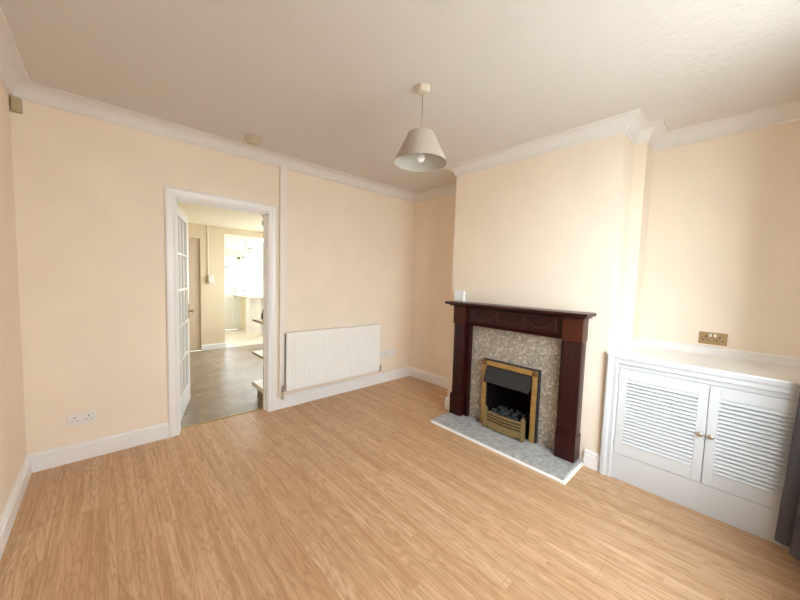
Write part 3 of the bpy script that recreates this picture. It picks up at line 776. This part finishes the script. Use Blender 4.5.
# ------------------------------------------------------------------ pendant lamp
lx, ly = -1.768, -1.800
t = thing('pendant_lamp', 'tapered linen pendant lampshade hanging from the ceiling', 'pendant lamp', (lx, ly, H))
bm = BM(); lathe(bm, [(0, 0), (.045, 0), (.045, -.008), (.040, -.026), (.034, -.036), (.012, -.040), (0, -.040)], (lx, ly, H - .0005), seg=32); obj('ceiling_rose', bm, DETP, t, 35)
bm = BM(); tube(bm, [(lx, ly, H - .04), (lx + .002, ly, 2.40), (lx, ly, 2.225)], .0028, 8); obj('cord', bm, CORD, t, 50)
zt, zb, rt, rb = 2.262, 2.090, .080, .160
bm = BM(); lathe(bm, [(rt, zt), (rt + .0008, zt - .004), (rb + .0008, zb + .004), (rb, zb), (rb - .002, zb), (rb - .0016, zb + .004), (rt - .002, zt - .004), (rt - .002, zt), (rt, zt)], (lx, ly, 0), seg=64)
sh = obj('lamp_shade', bm, LINEN, t, 40)
bm = BM(); lathe(bm, [(rb - .0026, zb + .002), (rt - .0030, zt - .002)], (lx, ly, 0), seg=64)
obj('lining', bm, SHADEIN, sh, 40)
bm = BM()
lathe(bm, [(.018, 2.212), (.021, 2.212), (.021, 2.216), (.018, 2.216), (.018, 2.212)], (lx, ly, 0), seg=20)
for k in range(3):
    a = 2 * PI * k / 3 + .4; tube(bm, [(lx + .02 * math.cos(a), ly + .02 * math.sin(a), 2.214), (lx + (rt - .004) * math.cos(a), ly + (rt - .004) * math.sin(a), zt - .008)], .0015, 6)
obj('shade_ring', bm, GREYMETAL, sh)
bm = BM(); lathe(bm, [(0, 2.235), (.008, 2.235), (.017, 2.225), (.018, 2.17), (.016, 2.155), (0, 2.155)], (lx, ly, 0), seg=20); obj('lamp_holder', bm, PLASTIC, t, 40)
bm = BM(); lathe(bm, [(.012, 2.156), (.014, 2.145), (.022, 2.134), (.026, 2.120), (.024, 2.107), (.014, 2.097), (0, 2.094)], (lx, ly, 0), seg=24); obj('bulb', bm, BRIGHTP, t, 60)

# smoke detector
sx_, sy_ = -2.245, -.275
t = thing('smoke_detector', 'round cream smoke detector on the ceiling above the doorway', 'smoke detector', (sx_, sy_, H))
bm = BM(); lathe(bm, [(0, 0), (.066, 0), (.066, -.014), (.060, -.018), (0, -.018)], (sx_, sy_, H - .0005), seg=32); obj('base', bm, SMOKEP, t, 35)
bm = BM(); lathe(bm, [(0, -.018), (.052, -.018), (.052, -.032), (.042, -.046), (0, -.050)], (sx_, sy_, H - .0005), seg=32); obj('cover', bm, SMOKEP, t, 35)
# motion sensor in the corner
t = thing('wall_mounted_motion_sensor', 'small cream motion sensor high in the left corner', 'motion sensor', (-W + .03, -.02, 2.40))
bm = BM(); prism(bm, [(-W + .001, -.001), (-W + .001, -.018), (-W + .012, -.040), (-W + .046, -.028), (-W + .052, -.001)], 2, 2.352, 2.440)
bmesh.ops.bevel(bm, geom=bm.edges[:], offset=.003, segments=2, affect='EDGES'); obj('casing', bm, CREAMP, t)
bm = BM(); prism(bm, [(-W + .014, -.040), (-W + .016, -.045), (-W + .044, -.034), (-W + .045, -.028)], 2, 2.362, 2.392); obj('lens', bm, CREAMP, t)

# ------------------------------------------------------------------ curtain
bm = BM()
ctl = [(-.598, -3.47), (-.600, -3.42), (-.615, -3.392), (-.640, -3.390), (-.656, -3.415), (-.660, -3.452), (-.668, -3.462), (-.680, -3.445), (-.705, -3.437), (-.735, -3.452), (-.748, -3.490), (-.760, -3.500), (-.775, -3.482), (-.805, -3.474), (-.835, -3.490), (-.850, -3.525), (-.862, -3.535), (-.880, -3.518), (-.910, -3.515), (-.935, -3.535), (-.950, -3.565), (-.975, -3.575), (-1.0, -3.595)]
cv = []
for i in range(len(ctl) - 1):
    p0, p1, p2, p3 = (Vector(ctl[max(0, min(len(ctl) - 1, i + k))]) for k in (-1, 0, 1, 2))
    for k in range(6):
        t_ = k / 6
        cv.append(.5 * ((2 * p1) + (p2 - p0) * t_ + (2 * p0 - 5 * p1 + 4 * p2 - p3) * t_ ** 2 + (3 * p1 - p0 - 3 * p2 + p3) * t_ ** 3))
cv.append(Vector(ctl[-1]))
rows = []
for k in range(31):
    z = .072 + (2.44 - .072) * k / 30
    sh_ = -.030 * min(z, .95) / .9
    rows.append([bm.verts.new((p.x + .004 * math.sin(z * 2.1 + p.x * 9), p.y + sh_ * max(0, min(1, (p.y + 3.6) / .12)) + .004 * math.sin(z * 1.7 + p.x * 14), z)) for p in cv])
for A, B in zip(rows, rows[1:]):
    for j in range(len(cv) - 1): bm.faces.new((A[j], A[j + 1], B[j + 1], B[j]))
bmesh.ops.solidify(bm, geom=bm.faces[:], thickness=.003)
o = obj('curtain', bm, CURT, smooth=60, origin=(-.80, -3.5, .072))
tag(o, 'dark grey folded curtain hanging at the right edge beside the white cupboard', 'curtain')

# ------------------------------------------------------------------ light: daylight through the windows, some of them added
SKYK, SUNK = 5.0, 2.9
world = bpy.data.worlds.new('sky'); bpy.context.scene.world = world; world.use_nodes = True
nt = world.node_tree; bg = nt.nodes['Background']
# hazy bright sky: brightest round the veiled sun, low to the front left of the house
wn = N(nt)
gd = nt.nodes.new('ShaderNodeTexCoord').outputs['Generated']
dt = nt.nodes.new('ShaderNodeVectorMath'); dt.operation = 'DOT_PRODUCT'; nt.links.new(gd, dt.inputs[0])
dt.inputs[1].default_value = tuple(Vector((-.66, -.68, .34)).normalized())
lobe = wn.math('POWER', wn.math('MAXIMUM', dt.outputs['Value'], 0.0), 10.0)
nt.links.new(wn.math('ADD', wn.math('MULTIPLY', lobe, SUNK), SKYK), bg.inputs['Strength'])
bg.inputs['Color'].default_value = (.86, .94, 1.0, 1)
def portal(name, loc, rot, sx, sy):
    l = bpy.data.lights.new(name, 'AREA'); l.shape = 'RECTANGLE'; l.size = sx; l.size_y = sy; l.cycles.is_portal = True
    o = bpy.data.objects.new(name, l); C.objects.link(o); o.location = loc; o.rotation_euler = rot; return o
portal('front_window_daylight', ((WX0 + WX1) / 2, YF - .10, (WZ0 + WZ1) / 2), (PI / 2, 0, 0), WX1 - WX0, WZ1 - WZ0)
portal('kitchen_window_daylight', ((KWX0 + KWX1) / 2, KY + .10, (KWZ0 + KWZ1) / 2), (-PI / 2, 0, 0), KWX1 - KWX0, KWZ1 - KWZ0)
portal('back_door_daylight', ((KDX0 + KDX1) / 2, KY + .11, 1.29), (-PI / 2, 0, 0), .5, .8)
o = portal('added_rooflight_daylight', ((SKX0 + SKX1) / 2, (SKY0 + SKY1) / 2, zz((SKY0 + SKY1) / 2) + .09), (math.atan2(-.44, KY - PY - .12), 0, 0), SKX1 - SKX0, SKY1 - SKY0 + .05)  # sky light through the added rooflight
portal('added_dining_window_daylight', (-.41, (DWY0 + DWY1) / 2, (DWZ0 + DWZ1) / 2), (PI / 2, 0, PI / 2), DWY1 - DWY0, DWZ1 - DWZ0)  # sky light through the added dining window
portal('added_side_window_daylight', (.70, (KWY0 + KWY1) / 2, 1.47), (PI / 2, 0, PI / 2), KWY1 - KWY0, 1.05)  # sky light through the added kitchen side window

# ------------------------------------------------------------------ camera
f_px, yaw, pit, rol = 318.6, math.radians(42.822), math.radians(-3.825), math.radians(1.749)
F = Vector((math.sin(yaw) * math.cos(pit), math.cos(yaw) * math.cos(pit), math.sin(pit)))
Rt = Vector((math.cos(yaw), -math.sin(yaw), 0)); U = Rt.cross(F)
R2 = Rt * math.cos(rol) + U * math.sin(rol); U2 = -Rt * math.sin(rol) + U * math.cos(rol)
cam = bpy.data.cameras.new('camera'); co = bpy.data.objects.new('camera', cam); C.objects.link(co)
M = Matrix((R2, U2, -F)).transposed().to_4x4(); M.translation = Vector((-3.1958, -3.1958, 1.3833)); co.matrix_world = M
cam.sensor_width = 36; cam.lens = f_px * 36 / 800; cam.clip_start = .02
sc = bpy.context.scene
sc.camera = co
vs = sc.view_settings; sc.display_settings.display_device = 'sRGB'
vs.view_transform = 'Standard'; vs.look = 'None'; vs.gamma = 1; vs.exposure = 1.33; vs.use_curve_mapping = False
sc.cycles.max_bounces = 16; sc.cycles.diffuse_bounces = 10; sc.cycles.transparent_max_bounces = 16
sc.cycles.sample_clamp_indirect = 8
